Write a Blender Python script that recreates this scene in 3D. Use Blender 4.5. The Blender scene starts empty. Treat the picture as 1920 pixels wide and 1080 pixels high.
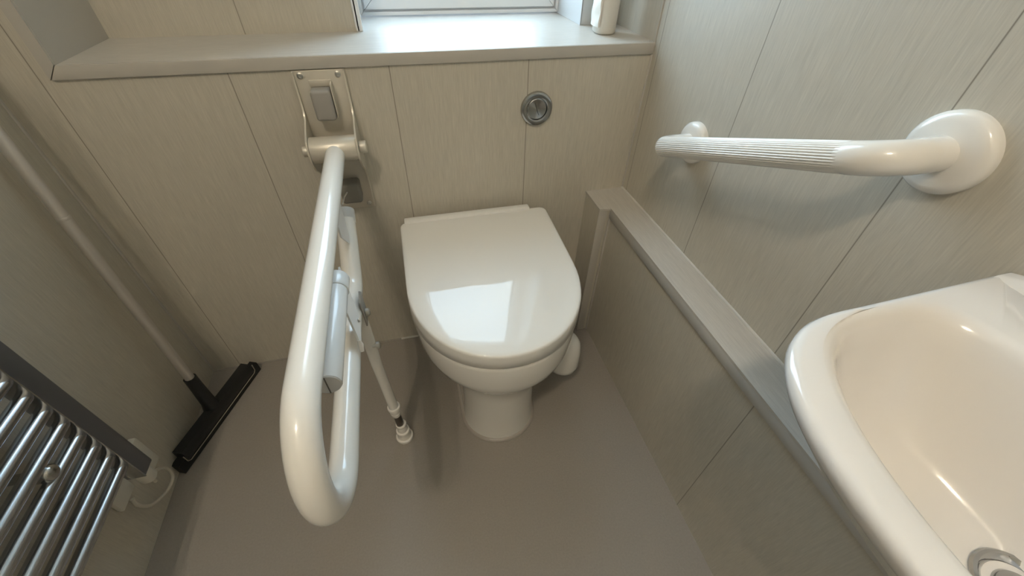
import bpy, bmesh, math, random
from mathutils import Vector, Matrix
random.seed(4)
PI = math.pi
scene = bpy.context.scene
COL = scene.collection

# ------------------------------------------------------------------ materials
def new_mat(name):
    m = bpy.data.materials.new(name); m.use_nodes = True
    nt = m.node_tree; b = nt.nodes['Principled BSDF']
    return m, nt, b

def simple(name, col, rough=.4, metal=0., coat=0., spec=.5, noise=0., nscale=40., bump=0., coat_r=.05):
    m, nt, b = new_mat(name)
    b.inputs['Base Color'].default_value = (*col, 1)
    b.inputs['Roughness'].default_value = rough
    b.inputs['Metallic'].default_value = metal
    b.inputs['Coat Weight'].default_value = coat
    b.inputs['Coat Roughness'].default_value = coat_r
    b.inputs['Specular IOR Level'].default_value = spec
    if noise or bump:
        tc = nt.nodes.new('ShaderNodeTexCoord'); n = nt.nodes.new('ShaderNodeTexNoise')
        n.inputs['Scale'].default_value = nscale; n.inputs['Detail'].default_value = 4
        nt.links.new(tc.outputs['Object'], n.inputs['Vector'])
        if noise:
            mx = nt.nodes.new('ShaderNodeMix'); mx.data_type = 'RGBA'
            mx.inputs['A'].default_value = (*[c*(1-noise) for c in col], 1)
            mx.inputs['B'].default_value = (*[min(1, c*(1+noise)) for c in col], 1)
            nt.links.new(n.outputs['Fac'], mx.inputs['Factor'])
            nt.links.new(mx.outputs['Result'], b.inputs['Base Color'])
        if bump:
            bp = nt.nodes.new('ShaderNodeBump'); bp.inputs['Strength'].default_value = bump
            bp.inputs['Distance'].default_value = .001
            nt.links.new(n.outputs['Fac'], bp.inputs['Height'])
            nt.links.new(bp.outputs['Normal'], b.inputs['Normal'])
    return m

def panel_mat(name, axis, offset, period, along='z', seam=True, col=(.545, .51, .435)):
    """Greige linear-grain wall panel; thin dark joints every `period` along `axis`."""
    m, nt, b = new_mat(name)
    N, L = nt.nodes, nt.links
    tc = N.new('ShaderNodeTexCoord'); sp = N.new('ShaderNodeSeparateXYZ')
    L.new(tc.outputs['Object'], sp.inputs[0])
    def math_(op, a, bb=None, c=None):
        n = N.new('ShaderNodeMath'); n.operation = op
        for i, v in enumerate((a, bb, c)):
            if v is None: continue
            if isinstance(v, (int, float)): n.inputs[i].default_value = v
            else: L.new(v, n.inputs[i])
        return n.outputs[0]
    if along == 'z':
        u = math_('ADD', sp.outputs['X'], sp.outputs['Y']); v = sp.outputs['Z']
    elif along == 'x':
        u = math_('ADD', sp.outputs['Y'], sp.outputs['Z']); v = sp.outputs['X']
    else:
        u = math_('ADD', sp.outputs['X'], sp.outputs['Z']); v = sp.outputs['Y']
    def grain(su, sv, detail):
        cb = N.new('ShaderNodeCombineXYZ')
        L.new(math_('MULTIPLY', u, su), cb.inputs[0]); L.new(math_('MULTIPLY', v, sv), cb.inputs[1])
        n = N.new('ShaderNodeTexNoise'); n.inputs['Scale'].default_value = 1; n.inputs['Detail'].default_value = detail
        n.inputs['Roughness'].default_value = .6
        L.new(cb.outputs[0], n.inputs['Vector']); return n.outputs['Fac']
    g1 = grain(560, 26, 3); g2 = grain(150, 8, 2); g3 = grain(9, 1.2, 2)
    g = math_('ADD', math_('MULTIPLY', g1, .6), math_('ADD', math_('MULTIPLY', g2, .25), math_('MULTIPLY', g3, .15)))
    cr = N.new('ShaderNodeValToRGB')
    cr.color_ramp.elements[0].position = .34; cr.color_ramp.elements[1].position = .68
    cr.color_ramp.elements[0].color = (*[c*.88 for c in col], 1)
    cr.color_ramp.elements[1].color = (*[min(1, c*1.11) for c in col], 1)
    L.new(g, cr.inputs[0])
    out = cr.outputs[0]
    hgt = g1
    if seam:
        p = sp.outputs[axis]
        t = math_('MODULO', math_('ADD', math_('SUBTRACT', p, offset), period*40), period)
        d = math_('MINIMUM', t, math_('SUBTRACT', period, t))
        mask = math_('SUBTRACT', 1.0, math_('SMOOTH_MIN', math_('DIVIDE', d, .0013), 1.0, .15))
        mask = math_('MAXIMUM', mask, 0.0)
        mx = N.new('ShaderNodeMix'); mx.data_type = 'RGBA'
        L.new(mask, mx.inputs['Factor']); L.new(out, mx.inputs['A'])
        mx.inputs['B'].default_value = (.19, .16, .125, 1)
        out = mx.outputs['Result']
    L.new(out, b.inputs['Base Color'])
    bp = N.new('ShaderNodeBump'); bp.inputs['Strength'].default_value = .25; bp.inputs['Distance'].default_value = .0004
    L.new(hgt, bp.inputs['Height']); L.new(bp.outputs['Normal'], b.inputs['Normal'])
    b.inputs['Roughness'].default_value = .38
    b.inputs['Specular IOR Level'].default_value = .45
    return m

PER = .2685
M = {}
M['wall_x'] = panel_mat('panel_back', 'X', 0.0, PER)
M['wall_y'] = panel_mat('panel_right', 'Y', -.2925, .2712)
M['wall_plain'] = panel_mat('panel_plain', 'X', 0, 1, seam=False)
M['box_panel'] = panel_mat('panel_boxing', 'Y', -.624, 1.2)
M['sill'] = panel_mat('panel_sill', 'X', 0, 1, along='x', seam=False, col=(.53, .50, .45))
M['boxtop'] = panel_mat('panel_box_top', 'X', 0, 1, along='y', seam=False, col=(.53, .50, .45))
M['trim'] = simple('trim_greige', (.48, .455, .41), .4)
M['ceiling'] = simple('ceiling_white', (.78, .77, .74), .8)
M['floor'] = simple('vinyl_floor', (.305, .278, .247), .42, noise=.13, nscale=260, bump=.15)
M['ceramic'] = simple('ceramic', (.80, .785, .745), .12, coat=.6)
M['basin'] = simple('basin_ceramic', (.79, .76, .725), .12, coat=.6)
M['lid'] = simple('lid_plastic', (.82, .81, .775), .28, spec=.25, coat=.75, coat_r=.03)
M['rail_white'] = simple('white_enamel', (.84, .825, .785), .22, coat=.5)
M['bar_white'] = simple('white_plastic', (.83, .80, .75), .22, coat=.4)
M['roll_white'] = simple('white_plastic_cool', (.78, .79, .79), .25, coat=.2)
M['gap'] = simple('dark_gap', (.12, .11, .095), .7)
M['nickel'] = simple('satin_nickel_paint', (.64, .60, .52), .36, metal=.3)
M['grey_plastic'] = simple('grey_rubber', (.33, .315, .29), .55)
M['dark_rubber'] = simple('dark_rubber', (.20, .19, .165), .5)
M['steel'] = simple('steel', (.62, .61, .58), .3, metal=1.)
M['chrome'] = simple('chrome', (.70, .71, .73), .06, metal=1.)
M['dull_chrome'] = simple('dull_chrome', (.44, .445, .44), .16, metal=1.)
M['rad_chrome'] = simple('radiator_chrome', (.50, .515, .54), .19, metal=1.)
M['rad_face'] = simple('radiator_manifold', (.20, .21, .235), .32, metal=.8)
M['drain_chrome'] = simple('drain_chrome', (.45, .45, .45), .07, metal=1.)
M['black'] = simple('black_rubber', (.006, .0065, .0065), .5)
M['black2'] = simple('black_plastic', (.012, .0125, .0125), .42)
M['pole'] = simple('aluminium_pole', (.62, .585, .54), .42, metal=.45)
M['outline'] = simple('pale_edge', (.30, .27, .22), .5)
M['cord'] = simple('white_flex', (.58, .54, .46), .5)
M['white_box'] = simple('white_moulded', (.66, .64, .57), .45)
M['upvc'] = simple('white_upvc', (.80, .81, .82), .3)
M['gasket'] = simple('gasket', (.05, .05, .055), .6)
M['silicone'] = simple('clear_sealant', (.38, .345, .31), .12, coat=.6)
M['sealant'] = simple('pale_sealant', (.62, .60, .55), .3)
M['paper'] = simple('cream_plastic', (.74, .70, .63), .5)
M['paper_tex'] = simple('embossed_label', (.78, .745, .68), .5, noise=.1, nscale=60, bump=.6)

def glass_mat():
    m, nt, b = new_mat('window_glass')
    nt.nodes.remove(b)
    out = nt.nodes['Material Output']
    tr = nt.nodes.new('ShaderNodeBsdfTransparent'); tr.inputs[0].default_value = (.93, .96, .97, 1)
    gl = nt.nodes.new('ShaderNodeBsdfGlossy'); gl.inputs['Roughness'].default_value = .02
    lw = nt.nodes.new('ShaderNodeLayerWeight'); lw.inputs['Blend'].default_value = .5
    pw = nt.nodes.new('ShaderNodeMath'); pw.operation = 'POWER'; pw.inputs[1].default_value = 5
    nt.links.new(lw.outputs['Facing'], pw.inputs[0])
    fr = nt.nodes.new('ShaderNodeMath'); fr.operation = 'MULTIPLY_ADD'; fr.inputs[1].default_value = .96; fr.inputs[2].default_value = .04
    nt.links.new(pw.outputs[0], fr.inputs[0])
    mx = nt.nodes.new('ShaderNodeMixShader')
    nt.links.new(fr.outputs[0], mx.inputs[0]); nt.links.new(tr.outputs[0], mx.inputs[1]); nt.links.new(gl.outputs[0], mx.inputs[2])
    nt.links.new(mx.outputs[0], out.inputs['Surface'])
    return m
M['glass'] = glass_mat()

def emit_mat(name, col, s):
    m, nt, b = new_mat(name)
    b.inputs['Base Color'].default_value = (.9, .9, .9, 1)
    b.inputs['Emission Color'].default_value = (*col, 1)
    b.inputs['Emission Strength'].default_value = s
    return m

# ------------------------------------------------------------------ helpers
def world_loc(o):
    v = Vector((0, 0, 0))
    while o is not None:
        v += o.location; o = o.parent
    return v

def link(name, bm, mat, parent=None, angle=35, loc=None):
    """bm is in world coordinates; becomes ONE mesh object, local to its parent."""
    bmesh.ops.recalc_face_normals(bm, faces=bm.faces)
    base = world_loc(parent) if parent is not None else Vector(loc) if loc else Vector((0, 0, 0))
    bmesh.ops.translate(bm, vec=-base, verts=bm.verts)
    me = bpy.data.meshes.new(name); bm.to_mesh(me); bm.free()
    for p in me.polygons: p.use_smooth = True
    me.set_sharp_from_angle(angle=math.radians(angle))
    for m in (mat if isinstance(mat, (list, tuple)) else [mat]): me.materials.append(m)
    o = bpy.data.objects.new(name, me); COL.objects.link(o)
    if parent is not None: o.parent = parent
    elif loc: o.location = loc
    return o

def tag(o, label=None, cat=None, group=None, kind=None):
    if label: o['label'] = label
    if cat: o['category'] = cat
    if group: o['group'] = group
    if kind: o['kind'] = kind
    return o

def thing(name, label, cat, loc, group=None):
    o = bpy.data.objects.new(name, None); COL.objects.link(o); o.location = loc
    o.empty_display_size = .05
    return tag(o, label, cat, group)

def struct(name, bm, mat, angle=30, label=None, cat=None):
    o = link(name, bm, mat, None, angle); o['kind'] = 'structure'
    if label: o['label'] = label
    if cat: o['category'] = cat
    return o

def BM(): return bmesh.new()

def box(bm, a, b, bev=0, seg=2, mi=0):
    a, b = Vector(a), Vector(b)
    c = (a+b)/2; s = b-a
    r = bmesh.ops.create_cube(bm, size=1)
    vs = r['verts']
    for v in vs: v.co = Vector((c.x+v.co.x*s.x, c.y+v.co.y*s.y, c.z+v.co.z*s.z))
    fs = {f for v in vs for f in v.link_faces}
    for f in fs: f.material_index = mi
    if bev:
        es = list({e for v in vs for e in v.link_edges})
        bmesh.ops.bevel(bm, geom=es, offset=bev, segments=seg, affect='EDGES', profile=.5)
    return bm

def frame_of(d):
    d = d.normalized()
    up = Vector((0, 0, 1)) if abs(d.z) < .9 else Vector((1, 0, 0))
    u = d.cross(up).normalized(); v = u.cross(d).normalized()
    return u, v

def tube(bm, pts, r, n=20, caps=True, round_end=False):
    """swept tube with parallel transport; r number or list"""
    pts = [Vector(p) for p in pts]
    k = len(pts)
    rs = r if isinstance(r, (list, tuple)) else [r]*k
    T = []
    for i in range(k):
        a = pts[max(i-1, 0)]; b = pts[min(i+1, k-1)]
        T.append((b-a).normalized())
    u, v = frame_of(T[0])
    rings = []
    for i in range(k):
        if i:
            ax = T[i-1].cross(T[i])
            if ax.length > 1e-7:
                R = Matrix.Rotation(T[i-1].angle(T[i]), 3, ax.normalized())
                u = R @ u; v = R @ v
        rings.append([bm.verts.new(pts[i]+rs[i]*(math.cos(2*PI*j/n)*u+math.sin(2*PI*j/n)*v)) for j in range(n)])
    for i in range(k-1):
        for j in range(n):
            bm.faces.new((rings[i][j], rings[i][(j+1) % n], rings[i+1][(j+1) % n], rings[i+1][j]))
    if caps:
        bm.faces.new(rings[0][::-1]); bm.faces.new(rings[-1])
    return bm

def cyl(bm, a, b, r, n=28, bev=0):
    a, b = Vector(a), Vector(b); d = (b-a).normalized()
    if bev:
        return tube(bm, [a, a+d*bev*.3, a+d*bev, b-d*bev, b-d*bev*.3, b], [r-bev, r-bev*.3, r, r, r-bev*.3, r-bev], n)
    return tube(bm, [a, b], r, n)

def lathe(bm, o, d, prof, n=40):
    """prof: list of (distance along d, radius)"""
    o = Vector(o); d = Vector(d).normalized(); u, v = frame_of(d)
    rings = []
    for h, r in prof:
        if r < 1e-6: rings.append([bm.verts.new(o+d*h)]); continue
        rings.append([bm.verts.new(o+d*h+r*(math.cos(2*PI*j/n)*u+math.sin(2*PI*j/n)*v)) for j in range(n)])
    for a, b in zip(rings, rings[1:]):
        for j in range(n):
            j2 = (j+1) % n
            if len(a) == 1 and len(b) == 1: continue
            if len(a) == 1: bm.faces.new((a[0], b[j2], b[j]))
            elif len(b) == 1: bm.faces.new((a[j], a[j2], b[0]))
            else: bm.faces.new((a[j], a[j2], b[j2], b[j]))
    if len(rings[0]) > 1: bm.faces.new(rings[0][::-1])
    if len(rings[-1]) > 1: bm.faces.new(rings[-1])
    return bm

def bend(points, rad, seg=10):
    """polyline with rounded corners"""
    P = [Vector(p) for p in points]; out = [P[0]]
    for i in range(1, len(P)-1):
        a = (P[i-1]-P[i]).normalized(); b = (P[i+1]-P[i]).normalized()
        ang = a.angle(b); r = rad if not isinstance(rad, (list, tuple)) else rad[i-1]
        t = r/math.tan(ang/2)
        c = P[i]+(a+b).normalized()*(r/math.sin(ang/2))
        s = P[i]+a*t-c; e = P[i]+b*t-c
        ax = s.cross(e).normalized(); th = s.angle(e)
        for k in range(seg+1):
            out.append(c+Matrix.Rotation(th*k/seg, 3, ax) @ s)
    out.append(P[-1]); return out

def loft(bm, secs, cap0=True, cap1=True):
    rings = [[bm.verts.new(p) for p in s] for s in secs]
    n = len(rings[0])
    for a, b in zip(rings, rings[1:]):
        for j in range(n):
            bm.faces.new((a[j], a[(j+1) % n], b[(j+1) % n], b[j]))
    if cap0: bm.faces.new(rings[0][::-1])
    if cap1: bm.faces.new(rings[-1])
    return rings

def prism(bm, poly, ax, lo, hi, bev=0):
    """extrude a 2-D polygon along axis ax ('x','y','z')"""
    def P(a, b, t):
        return {'x': (t, a, b), 'y': (a, t, b), 'z': (a, b, t)}[ax]
    r0 = [bm.verts.new(P(a, b, lo)) for a, b in poly]; r1 = [bm.verts.new(P(a, b, hi)) for a, b in poly]
    n = len(poly); fs = [bm.faces.new(r0[::-1]), bm.faces.new(r1)]
    for j in range(n): fs.append(bm.faces.new((r0[j], r0[(j+1) % n], r1[(j+1) % n], r1[j])))
    if bev:
        es = list({e for f in fs for e in f.edges})
        bmesh.ops.bevel(bm, geom=es, offset=bev, segments=2, affect='EDGES', profile=.5)
    return bm

# ------------------------------------------------------------------ room
XL, YB, ZC = -1.144, -1.95, 2.35
HS, HT = .745, .766             # sill underside / top
AL, AD, AT = -1.040, .185, 2.16 # alcove left side, depth, top
WL, WR, WD, WT = -.589, -.092, .352, 2.08   # window reveal
OUT = .46

bm = BM(); box(bm, (XL-.1, YB-.1, -.08), (.1, OUT, 0)); struct('floor', bm, M['floor'])
bm = BM(); box(bm, (XL-.1, YB-.1, ZC), (.1, OUT, ZC+.08)); struct('ceiling', bm, M['ceiling'])
bm = BM()
box(bm, (XL, 0, 0), (0, OUT, HS-.0008))                      # panelled wall below the ledge
box(bm, (XL, 0, HS-.0008), (AL-.004, OUT, ZC))               # pier left of the recess
box(bm, (AL-.004, 0, AT), (0, OUT, ZC))                     # above the recess
struct('wall_back', bm, M['wall_x'])
bm = BM()
box(bm, (AL-.004, AD, HT), (WL, OUT, AT))
box(bm, (WR, AD, HT), (0, OUT, AT))
box(bm, (WL, AD, WT), (WR, OUT, AT))
struct('wall_recess', bm, M['wall_x'])
bm = BM(); box(bm, (AL-.0045, .0, HT), (AL, AD, AT)); struct('trim_7', bm, M['trim'])
bm = BM(); box(bm, (0, YB-.1, 0), (.1, OUT, ZC)); struct('wall_right', bm, M['wall_y'])
bm = BM(); box(bm, (XL-.1, YB-.1, 0), (XL, OUT, ZC)); struct('wall_left', bm, M['wall_plain'])
bm = BM(); box(bm, (XL, YB-.1, 0), (0, YB, ZC)); struct('wall_front', bm, M['wall_plain'])

# window ledge with its nosing
bm = BM()
box(bm, (AL, -.0005, HS), (0, AD, HT))
box(bm, (WL, AD-.002, HS+.001), (WR, WD+.02, HT-.0003))
sill = struct('window_sill', bm, M['sill'])
sill['label'] = 'long greige ledge running below the window above the toilet'
bm = BM(); prism(bm, [(-1.0565, HS), (0, HS), (0, HT), (AL, HT)], 'y', -.0045, -.0006, bev=.0016)
struct('trim_11', bm, M['trim'])
# corner angle trim up the left side of the recess (mitred foot)
bm = BM(); prism(bm, [(-1.058, HS+.0005), (AL-.0008, HT+.0005), (AL-.0008, AT), (-1.058, AT)], 'y', -.0035, 0)
struct('trim_1', bm, M['trim'])
# pale corner bead on the window reveal
bm = BM(); box(bm, (WL-.004, AD-.003, HT), (WL+.010, AD+.0, WT), bev=.001); box(bm, (WL, AD-.003, HT), (WL+.0025, WD, WT))
struct('trim_2', bm, M['upvc'])
bm = BM(); box(bm, (WR-.002, AD-.003, HT), (WR+.030, AD, WT), bev=.001); box(bm, (WR-.0025, AD-.003, HT), (WR, WD, WT))
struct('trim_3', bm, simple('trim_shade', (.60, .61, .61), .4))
# sealant bead along the floor
bm = BM(); tube(bm, [(XL, -.001, .001), (-.10, -.001, .001)], .0026, 8); struct('trim_4', bm, simple('sealant_grey', (.33, .30, .265), .35))
bm = BM(); tube(bm, [(XL+.001, -.001, .002), (XL+.001, -.001, ZC)], .003, 8); struct('trim_5', bm, M['trim'])
bm = BM(); tube(bm, [(-.0008, -.0008, .436), (-.0008, -.0008, ZC)], .0025, 8); struct('trim_6', bm, M['trim'])

bm = BM(); tube(bm, [(-.632, -.0015, .002), (-.515, -.0015, .002)], .0033, 8); struct('trim_12', bm, M['sealant'])
# pipe boxing along the right wall
BZ, BX, BP = .436, -.0735, -.0690
bm = BM()
box(bm, (BP, YB, 0), (-.0, -.09, BZ-.004))
struct('wall_boxing', bm, M['box_panel'])
bm = BM()
box(bm, (-.100, -.088, 0), (0, 0, BZ-.004))
struct('wall_pilaster', bm, M['wall_plain'])
bm = BM()
prism(bm, [(0, 0), (-.1015, 0), (-.1015, -.0895), (BX, -.0935), (BX, YB), (0, YB)], 'z', BZ-.005, BZ)
struct('trim_8', bm, M['boxtop'])
bm = BM()
box(bm, (BX, YB, BZ-.027), (BP, -.093, BZ-.005), bev=.0008)
box(bm, (BX, -.0925, 0), (BP+.002, -.089, BZ-.005), bev=.0005)
box(bm, (-.1015, -.0895, 0), (-.080, -.0875, BZ-.005), bev=.0005)
struct('trim_9', bm, M['trim'])
bm = BM(); tube(bm, [(-.001, YB, BZ+.0005), (-.001, 0, BZ+.0005)], .0028, 8); struct('trim_10', bm, M['sealant'])

# window: outer frame, mitred sash, gasket, pane
win = bpy.data.objects.new('window_1', None); COL.objects.link(win); win.location = (WL/2+WR/2, WD, HT)
win['kind'] = 'structure'; win['label'] = 'white plastic framed window above the ledge'; win['category'] = 'window'
def mitred(bm, x0, x1, z0, z1, w, y0, y1, taper=0., bev=.0015):
    """four mitred members; front face (y0) shrinks by taper"""
    O = [(x0, z0), (x1, z0), (x1, z1), (x0, z1)]
    I = [(x0+w, z0+w), (x1-w, z0+w), (x1-w, z1-w), (x0+w, z1-w)]
    It = [(x0+w-taper, z0+w-taper), (x1-w+taper, z0+w-taper), (x1-w+taper, z1-w+taper), (x0+w-taper, z1-w+taper)]
    for k in range(4):
        k2 = (k+1) % 4
        tx, tz = (.0006, 0) if k % 2 == 0 else (0, .0006)
        sg = 1 if k < 2 else -1
        def pull(p, q): return (p[0]+sg*tx*q, p[1]+sg*tz*q)
        f = [bm.verts.new((p[0], y0, p[1])) for p in (pull(O[k], 1), pull(O[k2], -1), pull(It[k2], -1), pull(It[k], 1))]
        g = [bm.verts.new((p[0], y1, p[1])) for p in (pull(O[k], 1), pull(O[k2], -1), pull(I[k2], -1), pull(I[k], 1))]
        bm.faces.new(f); bm.faces.new(g[::-1])
        for j in range(4): bm.faces.new((f[j], g[j], g[(j+1) % 4], f[(j+1) % 4]))
ZF = HT+.003
bm = BM(); mitred(bm, WL+.003, WR-.003, ZF, WT, .0085, WD-.014, WD+.07, taper=.002); mitred(bm, WL+.0035, WR-.0035, ZF+.0005, WT, .016, WD-.002, WD+.07)
link('window_frame', bm, M['upvc'], win)
bm = BM(); mitred(bm, WL+.015, WR-.015, ZF+.012, WT-.012, .0335, WD-.011, WD+.05, taper=.015)
sash = link('sash', bm, M['upvc'], win)
bm = BM(); mitred(bm, WL+.048, WR-.048, ZF+.045, WT-.045, .005, WD+.004, WD+.02)
link('gasket', bm, M['gasket'], sash)
bm = BM(); box(bm, (WL+.046, WD+.016, ZF+.043), (WR-.046, WD+.020, WT-.043))
link('pane', bm, M['glass'], win)

# ------------------------------------------------------------------ toilet
CX = -.397
def dshape(cx, hw, yb, ys, yf, z, n1=36, n2=8, n3=8, rc=.02, p=2.0):
    """D outline: straight back at yb (rounded corners rc), sides to ys, (super)ellipse front to yf"""
    pts = []
    rc = min(rc, hw*.5)
    for k in range(7):
        a = PI/2*k/6; pts.append((cx+hw-rc+rc*math.sin(a), yb-rc+rc*math.cos(a)))
    for k in range(1, n2): pts.append((cx+hw, yb-rc+(ys-yb+rc)*k/n2))
    for k in range(n1+1):
        a = PI*k/n1; c, s = math.cos(a), math.sin(a)
        pts.append((cx+hw*math.copysign(abs(c)**(2/p), c), ys-(ys-yf)*abs(s)**(2/p)))
    for k in range(1, n2): pts.append((cx-hw, ys+(yb-rc-ys)*k/n2))
    for k in range(7):
        a = PI/2*k/6; pts.append((cx-hw+rc-rc*math.cos(a), yb-rc+rc*math.sin(a)))
    for k in range(1, n3): pts.append((cx-hw+rc+(2*hw-2*rc)*k/n3, yb))
    return [Vector((x, y, z)) for x, y in pts]

wc = thing('toilet', 'white back-to-wall toilet with its glossy D-shaped lid closed', 'toilet', (CX, -.22, 0))
bm = BM()
S = []
ped = [(0, .089, -.386), (.01, .087, -.384), (.08, .086, -.384), (.16, .087, -.386), (.205, .092, -.392)]
for z, hw, yf in ped: S.append(dshape(CX-.004, hw, -.004, -.30, yf, z, rc=.01, p=2.0))
bowl = [(.226, .106, -.402), (.250, .132, -.418), (.268, .150, -.430), (.283, .161, -.437), (.302, .1665, -.4405), (.330, .169, -.4415), (.354, .1695, -.441), (.3605, .168, -.4395), (.363, .164, -.436)]
for z, hw, yf in bowl: S.append(dshape(CX, hw, -.004, -.25 if z > .25 else -.275, yf, z, rc=.01, p=2.05))
loft(bm, S)
pan = link('pan', bm, M['ceramic'], wc, 50)
# rounded trap swelling low on the right flank
bm = BM(); lathe(bm, (-.228, -.278, .099), (0, 0, 1), [(0, 0), (.001, .018), (.006, .031), (.016, .0385), (.03, .041), (.075, .0395), (.098, .035), (.112, .026), (.119, .012), (.121, 0)], 32)
link('trap_bulge', bm, M['ceramic'], pan)
# sealant ring round the foot
bm = BM(); loft(bm, [dshape(CX-.004, .0945, -.004, -.30, -.392, .0008, rc=.01), dshape(CX-.004, .0930, -.004, -.30, -.3905, .004, rc=.01), dshape(CX-.004, .088, -.004, -.30, -.385, .006, rc=.01)])
link('base_sealant', bm, M['silicone'], wc, 60)
bm = BM(); loft(bm, [dshape(CX, .1655, -.03, -.25, -.4375, .3615, rc=.02, p=2.05), dshape(CX, .1655, -.03, -.25, -.4375, .3665, rc=.02, p=2.05)])
link('seat', bm, M['lid'], wc)
# lid: thick wrap-over shell, slightly domed and falling to the front
bm = BM()
def lidz(y, z):
    # gentle fall that steepens towards the front
    t = max(0., min(1., (-.03-y)/.26))
    return z+.0195-(.03*(-.03-y)+.0325*t*t*.26 + max(0., -.29-y)*.065)
prof = [(.3655, .1715, 0), (.3675, .1735, 0), (.386, .1735, 0), (.4055, .1733, 0), (.4090, .1722, 0), (.4104, .1695, 0), (.4110, .163, 0), (.4111, .14, 0), (.41115, .10, 0), (.4112, .05, 0), (.4112, .02, 0)]
secs = []
for z, hw, _ in prof:
    ins = .1735-hw
    s = dshape(CX, hw, -.036-ins*.9, -.25, -.4425+ins*1.05, z, rc=max(.016-ins*.3, .004), p=2.05)
    for v in s:
        if z > .40: v.z = lidz(v.y, v.z)
    secs.append(s)
loft(bm, secs)
link('lid', bm, M['lid'], wc, 50)
bm = BM(); box(bm, (-.560, -.045, .385), (-.262, -.022, .4335), bev=.004)
link('hinge_cover', bm, M['lid'], wc)

# ------------------------------------------------------------------ flush button
fl = thing('flush_button', 'round chrome push flush button set in the panelled wall above the toilet', 'flush button', (-.2475, 0, .650))
bm = BM(); lathe(bm, (-.2475, 0, .650), (0, -1, 0), [(0, .0350), (.003, .0350), (.0058, .0335), (.0072, .0300), (.0068, .0250), (.0058, .0228), (.003, .0222), (.002, .0)], 48)
link('bezel', bm, M['dull_chrome'], fl)
bm = BM(); lathe(bm, (-.2475, -.002, .650), (0, -1, 0), [(0, .0212), (.0035, .0212), (.0046, .0200), (.0036, .016), (.0018, .008), (.0010, 0)], 48)
btn = link('button', bm, M['dull_chrome'], fl)
bm = BM(); q2 = [(-.2545, .668), (-.2535, .6685), (-.2405, .6325), (-.2415, .632)]; prism(bm, q2, 'y', -.0052, -.003); link('split_line', bm, M['gap'], btn)

# ------------------------------------------------------------------ hinged drop-down support rail
RX = -.659
rail = thing('support_rail', 'white hinged drop-down support rail on a wall plate left of the toilet', 'grab rail', (RX, -.003, .60))
# wall plate with two bent side flanges that swell out to carry the pivot
bm = BM()
box(bm, (-.7045, -.004, .461), (-.6155, 0, .7435), bev=.0012)
fl_prof = [(-.003, .461), (-.008, .463), (-.009, .50), (-.013, .535), (-.030, .563), (-.060, .583), (-.076, .603), (-.0785, .624), (-.070, .643), (-.045, .655), (-.020, .665), (-.010, .680), (-.008, .7415), (-.003, .7435)]
for x0 in (-.7045, -.6185): prism(bm, fl_prof, 'x', x0, x0+.003)
plate = link('wall_plate', bm, M['nickel'], rail)
for sx, sz in ((-.692, .7355), (-.628, .7355), (-.692, .4705), (-.628, .4705)):
    bm = BM(); lathe(bm, (sx, -.004, sz), (0, -1, 0), [(0, .0052), (.0016, .0052), (.0026, .0036), (.0026, .0022), (.0012, .0018), (.0010, 0)], 20)
    link('screw', bm, M['steel'], plate)
bm = BM(); cyl(bm, (-.7012, -.054, .620), (-.6188, -.054, .620), .0235, 40, bev=.001)
hub = link('pivot_barrel', bm, M['nickel'], rail)
bm = BM(); cyl(bm, (-.716, -.054, .620), (-.7045, -.054, .620), .0105, 28, bev=.0015); link('pivot_pin', bm, M['nickel'], hub)
bm = BM(); cyl(bm, (-.6155, -.054, .620), (-.602, -.054, .620), .0115, 28, bev=.0015); link('pivot_pin', bm, M['nickel'], hub)
# upper bump stop: hooked grey block with a shell behind it
bm = BM(); box(bm, (-.680, -.034, .664), (-.645, -.004, .717), bev=.0055, seg=4)
link('bump_stop', bm, M['grey_plastic'], plate)
bm = BM(); box(bm, (-.6435, -.030, .668), (-.6415, -.004, .726), bev=.0008); box(bm, (-.680, -.008, .717), (-.6415, -.004, .728), bev=.0008)
link('stop_bracket', bm, M['nickel'], plate)
bm = BM(); box(bm, (-.676, -.040, .492), (-.636, -.004, .536), bev=.006, seg=4)
link('bump_stop', bm, M['dark_rubber'], plate)
# main loop: upper tube, front return bend, lower tube, bend back up
ZU, ZL = .616, .461
UR = (ZU-ZL)/2
path = [(RX, -.066, ZU+.001), (RX, -.15, ZU), (RX, -.3, ZU), (RX, -.45, ZU)]
for k in range(25):
    a = PI/2+PI*k/24
    path.append((RX, -.594+UR*math.cos(a)*1.0, ZU-UR+UR*math.sin(a)))
path += [(RX, -.45, ZL), (RX, -.35, ZL)]
tail = bend([(RX, -.34, ZL-.001), (RX, -.263, ZL-.003), (RX, -.158, .527)], .055, 12)
path += [tuple(p) for p in tail]
bm = BM(); tube(bm, path, .0172, 28)
loop = link('tube_loop', bm, M['rail_white'], rail, 60)
bm = BM(); d = (Vector((0, .113, .080))).normalized(); e0 = Vector((RX, -.163, .5225))
cyl(bm, e0, e0+d*.028, .0176, 28, bev=.002); link('end_collar', bm, M['grey_plastic'] if False else simple('collar_grey', (.62, .62, .61), .35), loop)
bm = BM(); prism(bm, [(-.262, .606), (-.190, .612), (-.199, .520), (-.215, .513), (-.262, .560)], 'x', -.6550, -.6525)
link('gusset', bm, M['roll_white'], loop)
# thin check wire from the lower stop to the collar
bm = BM(); tube(bm, [(-.662, -.042, .522), (-.6625, -.085, .535), (-.661, -.134, .546)], .0014, 8)
link('check_wire', bm, M['sealant'], rail)
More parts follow.
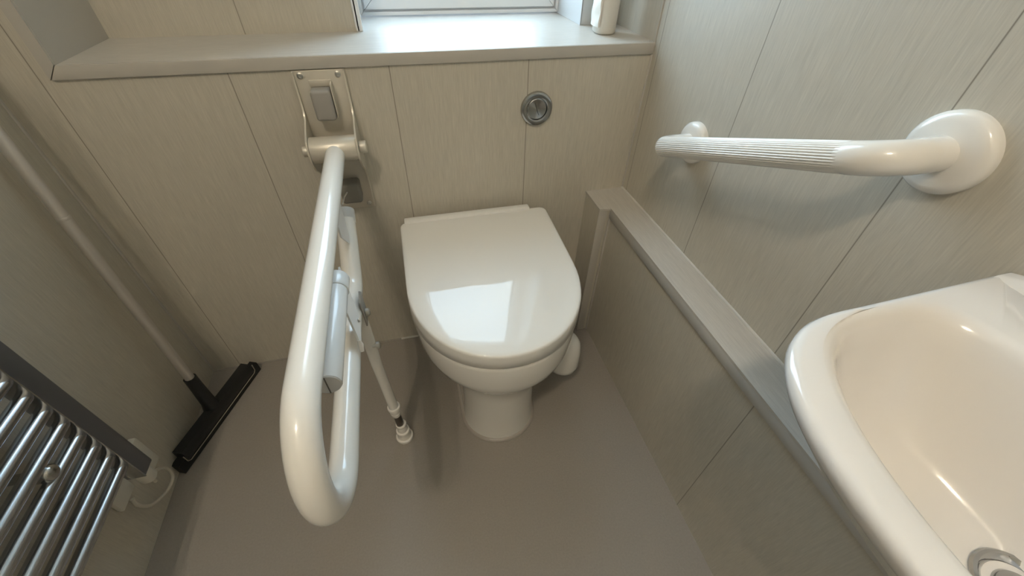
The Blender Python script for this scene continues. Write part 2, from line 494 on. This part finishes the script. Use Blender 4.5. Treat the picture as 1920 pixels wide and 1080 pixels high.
# roll bar hung between the tubes
bm = BM(); cyl(bm, (-.654, -.552, .560), (-.654, -.372, .560), .0158, 36, bev=.0012)
rb = link('roll_holder', bm, M['roll_white'], rail)
bm = BM(); cyl(bm, (-.654, -.395, .560), (-.654, -.366, .560), .0172, 36, bev=.002); link('roll_collar', bm, M['roll_white'], rb)
bm = BM(); lathe(bm, (-.654, -.5518, .560), (0, -1, 0), [(0, .0152), (.0015, .0148), (.002, .013), (.002, 0)], 36)
link('end_cap', bm, simple('cap_grey', (.55, .54, .52), .35), rb)
bm = BM(); box(bm, (-.6548, -.5545, .546), (-.6535, -.5530, .574)); link('seam', bm, M['gap'], rb)
bm = BM()
q = [Vector(p) for p in ((-.6544, -.3878, .5400), (-.6556, -.3286, .5519), (-.640, -.3783, .4895), (-.6381, -.4279, .4765), (-.6402, -.4237, .4846))]
nn = (q[1]-q[0]).cross(q[2]-q[0]).normalized()
if nn.x < 0: nn = -nn
f0 = [bm.verts.new(p-nn*.0015) for p in q]; f1 = [bm.verts.new(p+nn*.0015) for p in q]
bm.faces.new(f0); bm.faces.new(f1[::-1])
for k in range(5): bm.faces.new((f0[k], f0[(k+1) % 5], f1[(k+1) % 5], f1[k]))
bmesh.ops.triangulate(bm, faces=[f for f in bm.faces if len(f.verts) > 4])
hs = link('hanger_strap', bm, M['roll_white'], rb)
bm = BM(); p = q[2].lerp(q[4], .3)+(q[1]-q[2])*.06; lathe(bm, p, nn, [(0, .0035), (.003, .0035), (.004, .0025), (.004, 0)], 18); link('rivet', bm, M['steel'], hs)
# swinging leg with adjustable foot
LX, LY = -.6395, -.322
def lx(z): return LX-.0105*min(1, z/.30)
bm = BM()
secs = []
for z, a, b in ((.443, .0040, .0085), (.42, .0048, .0105), (.37, .0055, .0112), (.335, .0070, .0110), (.30, .0095, .0106), (.27, .0104, .0104), (.137, .0104, .0104)):
    secs.append([Vector((lx(z)+b*math.cos(2*PI*k/28), LY+a*math.sin(2*PI*k/28), z)) for k in range(28)])
loft(bm, secs)
leg = link('leg', bm, M['rail_white'], rail, 50)
bm = BM(); lathe(bm, (lx(.13), LY, .106), (0, 0, 1), [(0, .0098), (.004, .0112), (.012, .0116), (.013, .0108), (.022, .0116), (.0235, .0132), (.033, .0146), (.0355, .0138), (.0355, .0106)], 28)
link('leg_collar', bm, M['bar_white'], leg)
bm = BM(); cyl(bm, (lx(.07), LY, .060), (lx(.11), LY, .112), .0086, 24); link('leg_insert', bm, simple('slot_dark', (.13, .115, .095), .3, metal=.8), leg)
bm = BM(); lathe(bm, (LX-.001, LY, 0), (0, 0, 1), [(0, .0190), (.002, .0205), (.009, .0205), (.0105, .0192), (.011, .0165), (.028, .0152), (.0295, .0160), (.0365, .0158), (.038, .0145), (.0385, .0120), (.056, .0112), (.0575, .0122), (.064, .0122), (.065, .0112), (.065, .0088)], 36)
link('rubber_foot', bm, M['bar_white'], leg)
for z, x1 in ((.4446, -.634), (.3558, -.6335)):
    bm = BM(); lathe(bm, (-.646, LY-.003, z), (1, 0, 0), [(0, .004), (.007, .004), (.0072, .0072), (x1+.646, .0072), (x1+.648, .0055), (x1+.649, 0)], 24)
    link('bolt', bm, M['steel'], leg)
bm = BM(); prism(bm, [(-.340, .480), (-.318, .488), (-.308, .478), (-.308, .425), (-.340, .425)], 'x', -.6418, -.6395, bev=.0008)
link('leg_bracket', bm, M['grey_plastic'], leg)
bm = BM(); tube(bm, [(-.6395, -.4235, .4845), (-.6385, -.426, .477), (-.6380, -.433, .4685)], [.0025, .0042, .003], 14); link('catch', bm, M['bar_white'], leg)

# ------------------------------------------------------------------ grab bar on the right wall
P1, P2 = Vector((-.079, -.217, .6445)), Vector((-.079, -.587, .7885))
gb = thing('grab_bar', 'white fluted grab bar fixed to the right wall above the pipe boxing', 'grab bar', (0, -.406, .718))
ax = (P2-P1).normalized()
F1, F2 = Vector((0, P1.y, P1.z)), Vector((0, P2.y, P2.z))
full = bend([F1+Vector((-.006, 0, 0)), P1, P2, F2+Vector((-.006, 0, 0))], .036, 14)
def split(lo, hi):
    out = []
    for p in full:
        t = (p-P1).dot(ax)
        if lo <= t <= hi: out.append(p)
    return out
Ltot = (P2-P1).length
G0, G1 = .020, Ltot-.037
# right elbow
el = [P1+ax*(G1-.008)]+[p for p in full if (p-P1).dot(ax) > Ltot*.7]
bm = BM(); k = len(el); tube(bm, el, [.0165]+[.0174]*(k-1), 32)
elbow = link('elbow', bm, M['bar_white'], gb, 60)
el = [P1+ax*(G0+.010)]+[p for p in full[::-1] if (p-P1).dot(ax) < Ltot*.3]
el = [p for p in el if (p-P1).dot(ax) <= G0+.0101]
bm = BM(); tube(bm, el, [.0166]+[.0175]*(len(el)-1), 32)
link('elbow', bm, M['bar_white'], gb, 60)
# fluted grip
bm = BM(); u, v = frame_of(ax); nf = 34; n = nf*6; rings = []
a0, a1 = P1+ax*G0, P1+ax*G1
for p, s in ((a0, .985), (a0+ax*.002, 1), (a1-ax*.002, 1), (a1, .985)):
    ring = []
    for j in range(n):
        th = 2*PI*j/n; r = (.0166+.00065*math.cos(nf*th))*s
        ring.append(p+r*(math.cos(th)*u+math.sin(th)*v))
    rings.append(ring)
loft(bm, rings); link('grip', bm, M['bar_white'], gb, 70)
for F, R in ((F1, .0375), (F2, .0405)):
    bm = BM(); lathe(bm, F, (-1, 0, 0), [(0, R), (.005, R), (.009, R-.0008), (.0125, R-.004), (.0145, R-.009), (.0152, .022), (.016, .0185), (.018, 0)], 56)
    link('flange', bm, M['bar_white'], gb, 60)

# ------------------------------------------------------------------ basin
BY = -.876
def polar(poly, z, n=144):
    """resample an outline by angle about the bowl centre"""
    out = []; m = len(poly)
    BXC = (min(p[0] for p in poly)+max(p[0] for p in poly))/2
    for k in range(n):
        th = 2*PI*k/n; dx, dy = math.cos(th), math.sin(th); best = None
        for a in range(m):
            x1, y1 = poly[a][0]-BXC, poly[a][1]-BY; x2, y2 = poly[(a+1) % m][0]-BXC, poly[(a+1) % m][1]-BY
            ex, ey = x2-x1, y2-y1; den = dx*ey-dy*ex
            if abs(den) < 1e-12: continue
            t = (x1*ey-y1*ex)/den; q_ = (x1*dy-y1*dx)/den
            if t > 0 and -1e-6 <= q_ <= 1+1e-6: best = t if best is None else max(best, t)
        out.append(Vector((BXC+dx*best, BY+dy*best, z)))
    return out
def sup(xs, a, b, p, n=160, half=False):
    pts = []
    for k in range(n+1):
        th = PI/2+PI*k/n
        c, s_ = math.cos(th), math.sin(th)
        pts.append((xs-a*abs(c)**(2/p), BY+b*math.copysign(abs(s_)**(2/p), s_)))
    return pts
def outer_outline(hb, hf, xw, xf, p):
    """flat at the wall, near-straight flanks, rounded front (towards -x)"""
    xs = xw+(xf-xw)*.58
    pts = sup(xs, xs-xf, hf, p)
    return pts+[(xw, BY-hb), (xw, BY+hb)]
def inner_outline(xw, xf, b, pf, pw):
    xs = xw+(xf-xw)*.50
    f = sup(xs, xs-xf, b, pf)
    bk = [(2*xs-x, 2*BY-y) for x, y in sup(xs, xw-xs, b, pw)]
    return f+bk[1:-1]
basin = thing('wash_basin', 'white ceramic wash basin on the right wall with a chrome waste', 'wash basin', (0, BY, .55))
bm = BM()
W = -.002
outer = [(.545, .10, .095, -.135, 2.3), (.555, .115, .110, -.165, 2.3), (.59, .135, .130, -.215, 2.4), (.63, .151, .146, -.253, 2.5), (.665, .164, .160, -.281, 2.6),
         (.690, .174, .170, -.299, 2.7), (.703, .1805, .1765, -.3085, 2.7), (.711, .1835, .1795, -.312, 2.7), (.7165, .184, .1795, -.3118, 2.7), (.7195, .1825, .1775, -.309, 2.7), (.7208, .179, .1735, -.3045, 2.7)]
secs = [polar(outer_outline(hb, hf, W, xf, p), z) for z, hb, hf, xf, p in outer]
inner = [(.7204, -.088, -.292, .1715, 2.15, 6.5), (.7194, -.092, -.288, .1685, 2.12, 6.5), (.7170, -.095, -.284, .165, 2.1, 6.2), (.711, -.098, -.279, .160, 2.1, 5.6), (.695, -.1015, -.2735, .155, 2.1, 5.0), (.670, -.106, -.265, .146, 2.1, 4.2),
         (.638, -.111, -.254, .134, 2.1, 3.2), (.616, -.115, -.238, .116, 2.05, 2.8), (.605, -.120, -.215, .090, 2.0, 2.4), (.600, -.125, -.190, .055, 2.0, 2.0)]
for z, xw, xf, b, pf, pw in inner:
    secs.append(polar(inner_outline(xw, xf, b, pf, pw), z))
dcx, dcy = -.1435, BY-.011
secs.append([Vector((dcx+.022*math.cos(2*PI*k/144), dcy+.022*math.sin(2*PI*k/144), .5985)) for k in range(144)])
loft(bm, secs)
bmesh.ops.subdivide_edges(bm, edges=[], cuts=0)
body = link('bowl', bm, M['basin'], basin, 80)
# raised splash lip against the wall
bm = BM()
secs = []
for k in range(25):
    t = k/24; y = BY-.181+.362*t; h = .013*min(1, 3.2*math.sin(PI*t))+.0005
    secs.append([Vector((-.002, y, .7165)), Vector((-.030, y, .7165)), Vector((-.024, y, .7195+h*.35)), Vector((-.019, y, .7205+h*.8)), Vector((-.013, y, .7205+h)), Vector((-.002, y, .7205+h))])
loft(bm, secs); link('splash_lip', bm, M['basin'], body, 60)
DX, DY = dcx, dcy
bm = BM(); lathe(bm, (DX, DY, .5975), (0, 0, 1), [(0, .030), (.003, .0305), (.0048, .029), (.0052, .0265), (.003, .0235), (.0, .0215), (-.004, .020), (-.004, 0)], 48)
dr = link('waste_flange', bm, M['drain_chrome'], body)
bm = BM(); lathe(bm, (DX, DY, .595), (0, 0, 1), [(0, .0165), (.004, .0168), (.0062, .0155), (.0072, .012), (.0066, .008), (.006, .004), (.0058, 0)], 40)
link('waste_plug', bm, M['drain_chrome'], dr)

# ------------------------------------------------------------------ floor squeegee
A, B = Vector((-1.124, -.285, 0)), Vector((-1.0295, -.016, 0))
# head runs A->B along the floor, blade down
A = Vector((-1.1395, -.290, 0)); B = Vector((-1.030, -.020, 0))
sq = thing('floor_squeegee', 'black floor squeegee with a grey pole leaning in the left corner', 'squeegee', ((A.x+B.x)/2, (A.y+B.y)/2, 0))
hd = (B-A).normalized(); hp = Vector((hd.y, -hd.x, 0))     # hp points into the room
Hl = (B-A).length
def along(t, s, z): return A+hd*t+hp*s+Vector((0, 0, z))
bm = BM()
r0 = [along(0, -.008, 0), along(0, .012, 0), along(0, .0135, .004), along(0, .0125, .032), along(.0, -.008, .032)]
r1 = [v+hd*Hl for v in r0]
loft(bm, [r0, r1]); blade = link('rubber_blade', bm, M['black'], sq)
bm = BM()
t0, t1 = .022, Hl-.022
loft(bm, [[along(t, s, z) for s, z in ((-.012, .020), (.013, .020), (.0155, .024), (.0155, .047), (.012, .052), (-.010, .052), (-.012, .048))] for t in (t0, t0+.004, t1-.004, t1)])
clamp = link('clamp_bar', bm, M['black2'], sq)
bm = BM()
ol = [along(t0-.004, .0162, .045), along(t0-.003, .0162, .024), along(t0+.003, .0162, .0185), along(Hl/2, .0162, .0185), along(t1-.003, .0162, .0185), along(t1+.003, .0162, .024), along(t1+.004, .0162, .045)]
tube(bm, ol, .0011, 8); link('edge_line', bm, M['outline'], clamp)
S0 = along(Hl*.475, 0, .048); 
pd = (Vector((-1.119, -.083, .692))-Vector((-1.0895, -.156, .036))).normalized()
S0 = Vector((-1.0895, -.156, .036)); S1 = S0+pd*.115
bm = BM(); tube(bm, [S0+pd*.006, S0+pd*.03, S0+pd*.09, S1], [.020, .0155, .0135, .0132], 24); link('socket', bm, M['black2'], sq)
bm = BM(); cyl(bm, S1-pd*.02, S0+pd*.93, .0098, 24, bev=.002)
pole = link('pole', bm, M['pole'], sq)
bm = BM(); cyl(bm, S0+pd*.522, S0+pd*.528, .0103, 24, bev=.001); link('pole_joint', bm, M['pole'], pole)

# ------------------------------------------------------------------ towel radiator on the left wall
RXF = -1.066
rad = thing('towel_radiator', 'chrome ladder towel radiator on the left wall beside the squeegee', 'radiator', (XL, -.63, .20))
for y0, y1 in ((-.403, -.3725), (-.905, -.8745)):
    bm = BM(); box(bm, (RXF-.028, y0, .205), (RXF, y1, 1.13), bev=.0022, seg=2)
    man = link('manifold', bm, M['rad_face'], rad)
    if y1 > -.5:
        bm = BM(); box(bm, (RXF-.029, y0-.0012, .2052), (RXF+.0006, y0+.0008, 1.13), bev=.0004)
        link('edge_bead', bm, M['rad_chrome'], man)
tz = [.252+.0349*i for i in range(12)]+[.74+.0349*i for i in range(10)]
first = None
for z in tz:
    if first is None:
        bm = BM(); cyl(bm, (RXF-.0125, -.876, z), (RXF-.0125, -.4015, z), 0.0096, 24)
        first = link('tube', bm, M['rad_chrome'], rad)
        z0 = z
    else:
        c = first.copy(); COL.objects.link(c); c.parent = rad
        c.location = first.location+Vector((0, 0, z-z0))
# wall bracket clamps
for z, y in ((.374, -.470), (.374, -.80), (.93, -.470), (.93, -.80)):
    bm = BM()
    cyl(bm, (XL+.001, y, z), (RXF-.014, y, z), .007, 20)
    lathe(bm, (RXF-.026, y, z), (1, 0, 0), [(0, .011), (.006, .0125), (.020, .0125), (.024, .010), (.0265, .006), (.027, 0)], 24)
    lathe(bm, (XL+.0008, y, z), (1, 0, 0), [(0, .016), (.006, .016), (.008, .012), (.008, .007)], 24)
    link('wall_bracket', bm, M['dull_chrome'], rad)
# heating element head and flex
bm = BM(); lathe(bm, (RXF-.016, -.388, .206), (0, 0, -1), [(0, .0095), (.004, .0135), (.030, .0135), (.036, .010), (.040, .0055), (.040, 0)], 24)
he = link('element_head', bm, M['white_box'], rad)
cp = [(RXF-.016, -.388, .168), (RXF-.018, -.386, .152), (-1.100, -.372, .136), (-1.112, -.345, .120), (-1.118, -.322, .085), (-1.122, -.325, .050), (-1.126, -.352, .046), (-1.130, -.388, .070), (-1.130, -.402, .105), (-1.1315, -.398, .126)]
def smooth(P, n=6):
    P = [Vector(p) for p in P]; out = []
    for i in range(len(P)-1):
        a, b, c, d = P[max(i-1, 0)], P[i], P[i+1], P[min(i+2, len(P)-1)]
        for k in range(n):
            t = k/n
            out.append(.5*((2*b)+(c-a)*t+(2*a-5*b+4*c-d)*t*t+(3*b-a-3*c+d)*t**3))
    out.append(P[-1]); return out
bm = BM(); tube(bm, smooth(cp), .0034, 10); link('flex', bm, M['cord'], he)
# small white connection plate and the pale conduit clip on the wall behind
co = thing('cable_outlet', 'small white cable outlet low on the left wall under the radiator end', 'cable outlet', (XL, -.395, .15))
bm = BM(); box(bm, (XL, -.420, .128), (XL+.010, -.372, .172), bev=.002); link('outlet_plate', bm, M['white_box'], co)
bm = BM(); box(bm, (XL, -.330, .100), (XL+.016, -.302, .185), bev=.004); box(bm, (XL, -.400, .146), (XL+.006, -.320, .156)); link('conduit_clip', bm, M['white_box'], co)

# ------------------------------------------------------------------ white container on the ledge
cn = thing('bottle', 'slim cream plastic bottle standing on the ledge in the right corner', 'bottle', (-.072, .098, HT))
bm = BM()
def sq_sec(z, a, b, p, tw=0):
    out = []
    for k in range(40):
        th = 2*PI*k/40; c, s = math.cos(th), math.sin(th)
        out.append(Vector((-.072+a*math.copysign(abs(c)**(2/p), c), .098+b*math.copysign(abs(s)**(2/p), s), z)))
    return out
loft(bm, [sq_sec(HT+.0005, .0195, .0235, 2.6), sq_sec(HT+.004, .0225, .0265, 2.6), sq_sec(HT+.10, .0240, .0280, 2.6), sq_sec(HT+.145, .0235, .0275, 2.6), sq_sec(HT+.160, .019, .022, 2.3), sq_sec(HT+.166, .012, .013, 2.0), sq_sec(HT+.18, .012, .012, 2.0)])
bd = link('bottle_body', bm, M['paper'], cn, 50)
bm = BM(); cyl(bm, (-.072, .098, HT+.172), (-.072, .098, HT+.20), .0145, 28, bev=.002); link('cap', bm, M['paper'], cn)
bm = BM()
secs = []
for i in range(20):
    z = HT+.014+.118*i/19
    sgm = []
    for k in range(9):
        t = k/8; y = .077+.042*t
        sgm.append(Vector((-.0958-.0009*math.sin(i*1.1+t*4)-.0022*math.sin(PI*t), y-.0, z)))
    back = [Vector((-.0925, v.y, v.z)) for v in sgm[::-1]]
    secs.append(sgm+back)
loft(bm, secs); link('embossed_panel', bm, M['paper_tex'], bd, 50)

# ------------------------------------------------------------------ ceiling lamp (behind and above the camera)
LPX, LPY = -.95, -1.42
lamp = thing('ceiling_light', 'small white twin tube bulkhead light on the ceiling', 'light', (LPX, LPY, ZC))
bm = BM(); box(bm, (LPX-.09, LPY-.14, ZC-.03), (LPX+.09, LPY+.14, ZC), bev=.006); link('lamp_base', bm, M['upvc'], lamp)
LAMP = emit_mat('lamp_tube', (1.0, .87, .69), 420)
for dx in (-.065, .065):
    bm = BM(); cyl(bm, (LPX+dx, LPY-.06, ZC-.055), (LPX+dx, LPY+.06, ZC-.055), .014, 16, bev=.003); link('lamp_tube', bm, LAMP, lamp)

# ------------------------------------------------------------------ daylight
w = bpy.data.worlds.new('sky'); scene.world = w; w.use_nodes = True
nt = w.node_tree; bg = nt.nodes['Background']
tc = nt.nodes.new('ShaderNodeTexCoord'); nz = nt.nodes.new('ShaderNodeTexNoise'); nz.inputs['Scale'].default_value = 3.0; nz.inputs['Detail'].default_value = 5
cr = nt.nodes.new('ShaderNodeValToRGB')
cr.color_ramp.elements[0].position = .35; cr.color_ramp.elements[0].color = (.56, .78, 1.0, 1)
cr.color_ramp.elements[1].position = .65; cr.color_ramp.elements[1].color = (.78, .915, 1.0, 1)
nt.links.new(tc.outputs['Generated'], nz.inputs['Vector']); nt.links.new(nz.outputs['Fac'], cr.inputs[0]); nt.links.new(cr.outputs[0], bg.inputs['Color'])
bg.inputs['Strength'].default_value = 9.0
pl = bpy.data.lights.new('window_portal', 'AREA'); pl.shape = 'RECTANGLE'; pl.size = WR-WL-.14; pl.size_y = WT-HT-.14
po = bpy.data.objects.new('window_portal', pl); COL.objects.link(po)
po.location = ((WL+WR)/2, OUT+.01, (WT+HT)/2); po.rotation_euler = (-PI/2, 0, 0)
pl.cycles.is_portal = True

# ------------------------------------------------------------------ camera
a, b, c = 0.2678, 0.7439, 0.0282
F = 765.95
ca, sa = math.cos(a), math.sin(a)
d = Vector((sa*math.cos(b), ca*math.cos(b), -math.sin(b)))
r = Vector((ca, -sa, 0)); u = r.cross(d)
r2 = math.cos(c)*r+math.sin(c)*u; u2 = -math.sin(c)*r+math.cos(c)*u
cam = bpy.data.cameras.new('camera'); co_ = bpy.data.objects.new('camera', cam); COL.objects.link(co_)
R = Matrix((r2, u2, -d)).transposed()
co_.matrix_world = Matrix.Translation((-.5256, -.8589, .957)) @ R.to_4x4()
cam.sensor_fit = 'HORIZONTAL'; cam.sensor_width = 36; cam.lens = F/1920*36
cam.clip_start = .01
scene.camera = co_
vs = scene.view_settings
vs.view_transform = 'Standard'; vs.look = 'None'; vs.gamma = 1; vs.exposure = 0.17
vs.use_curve_mapping = False
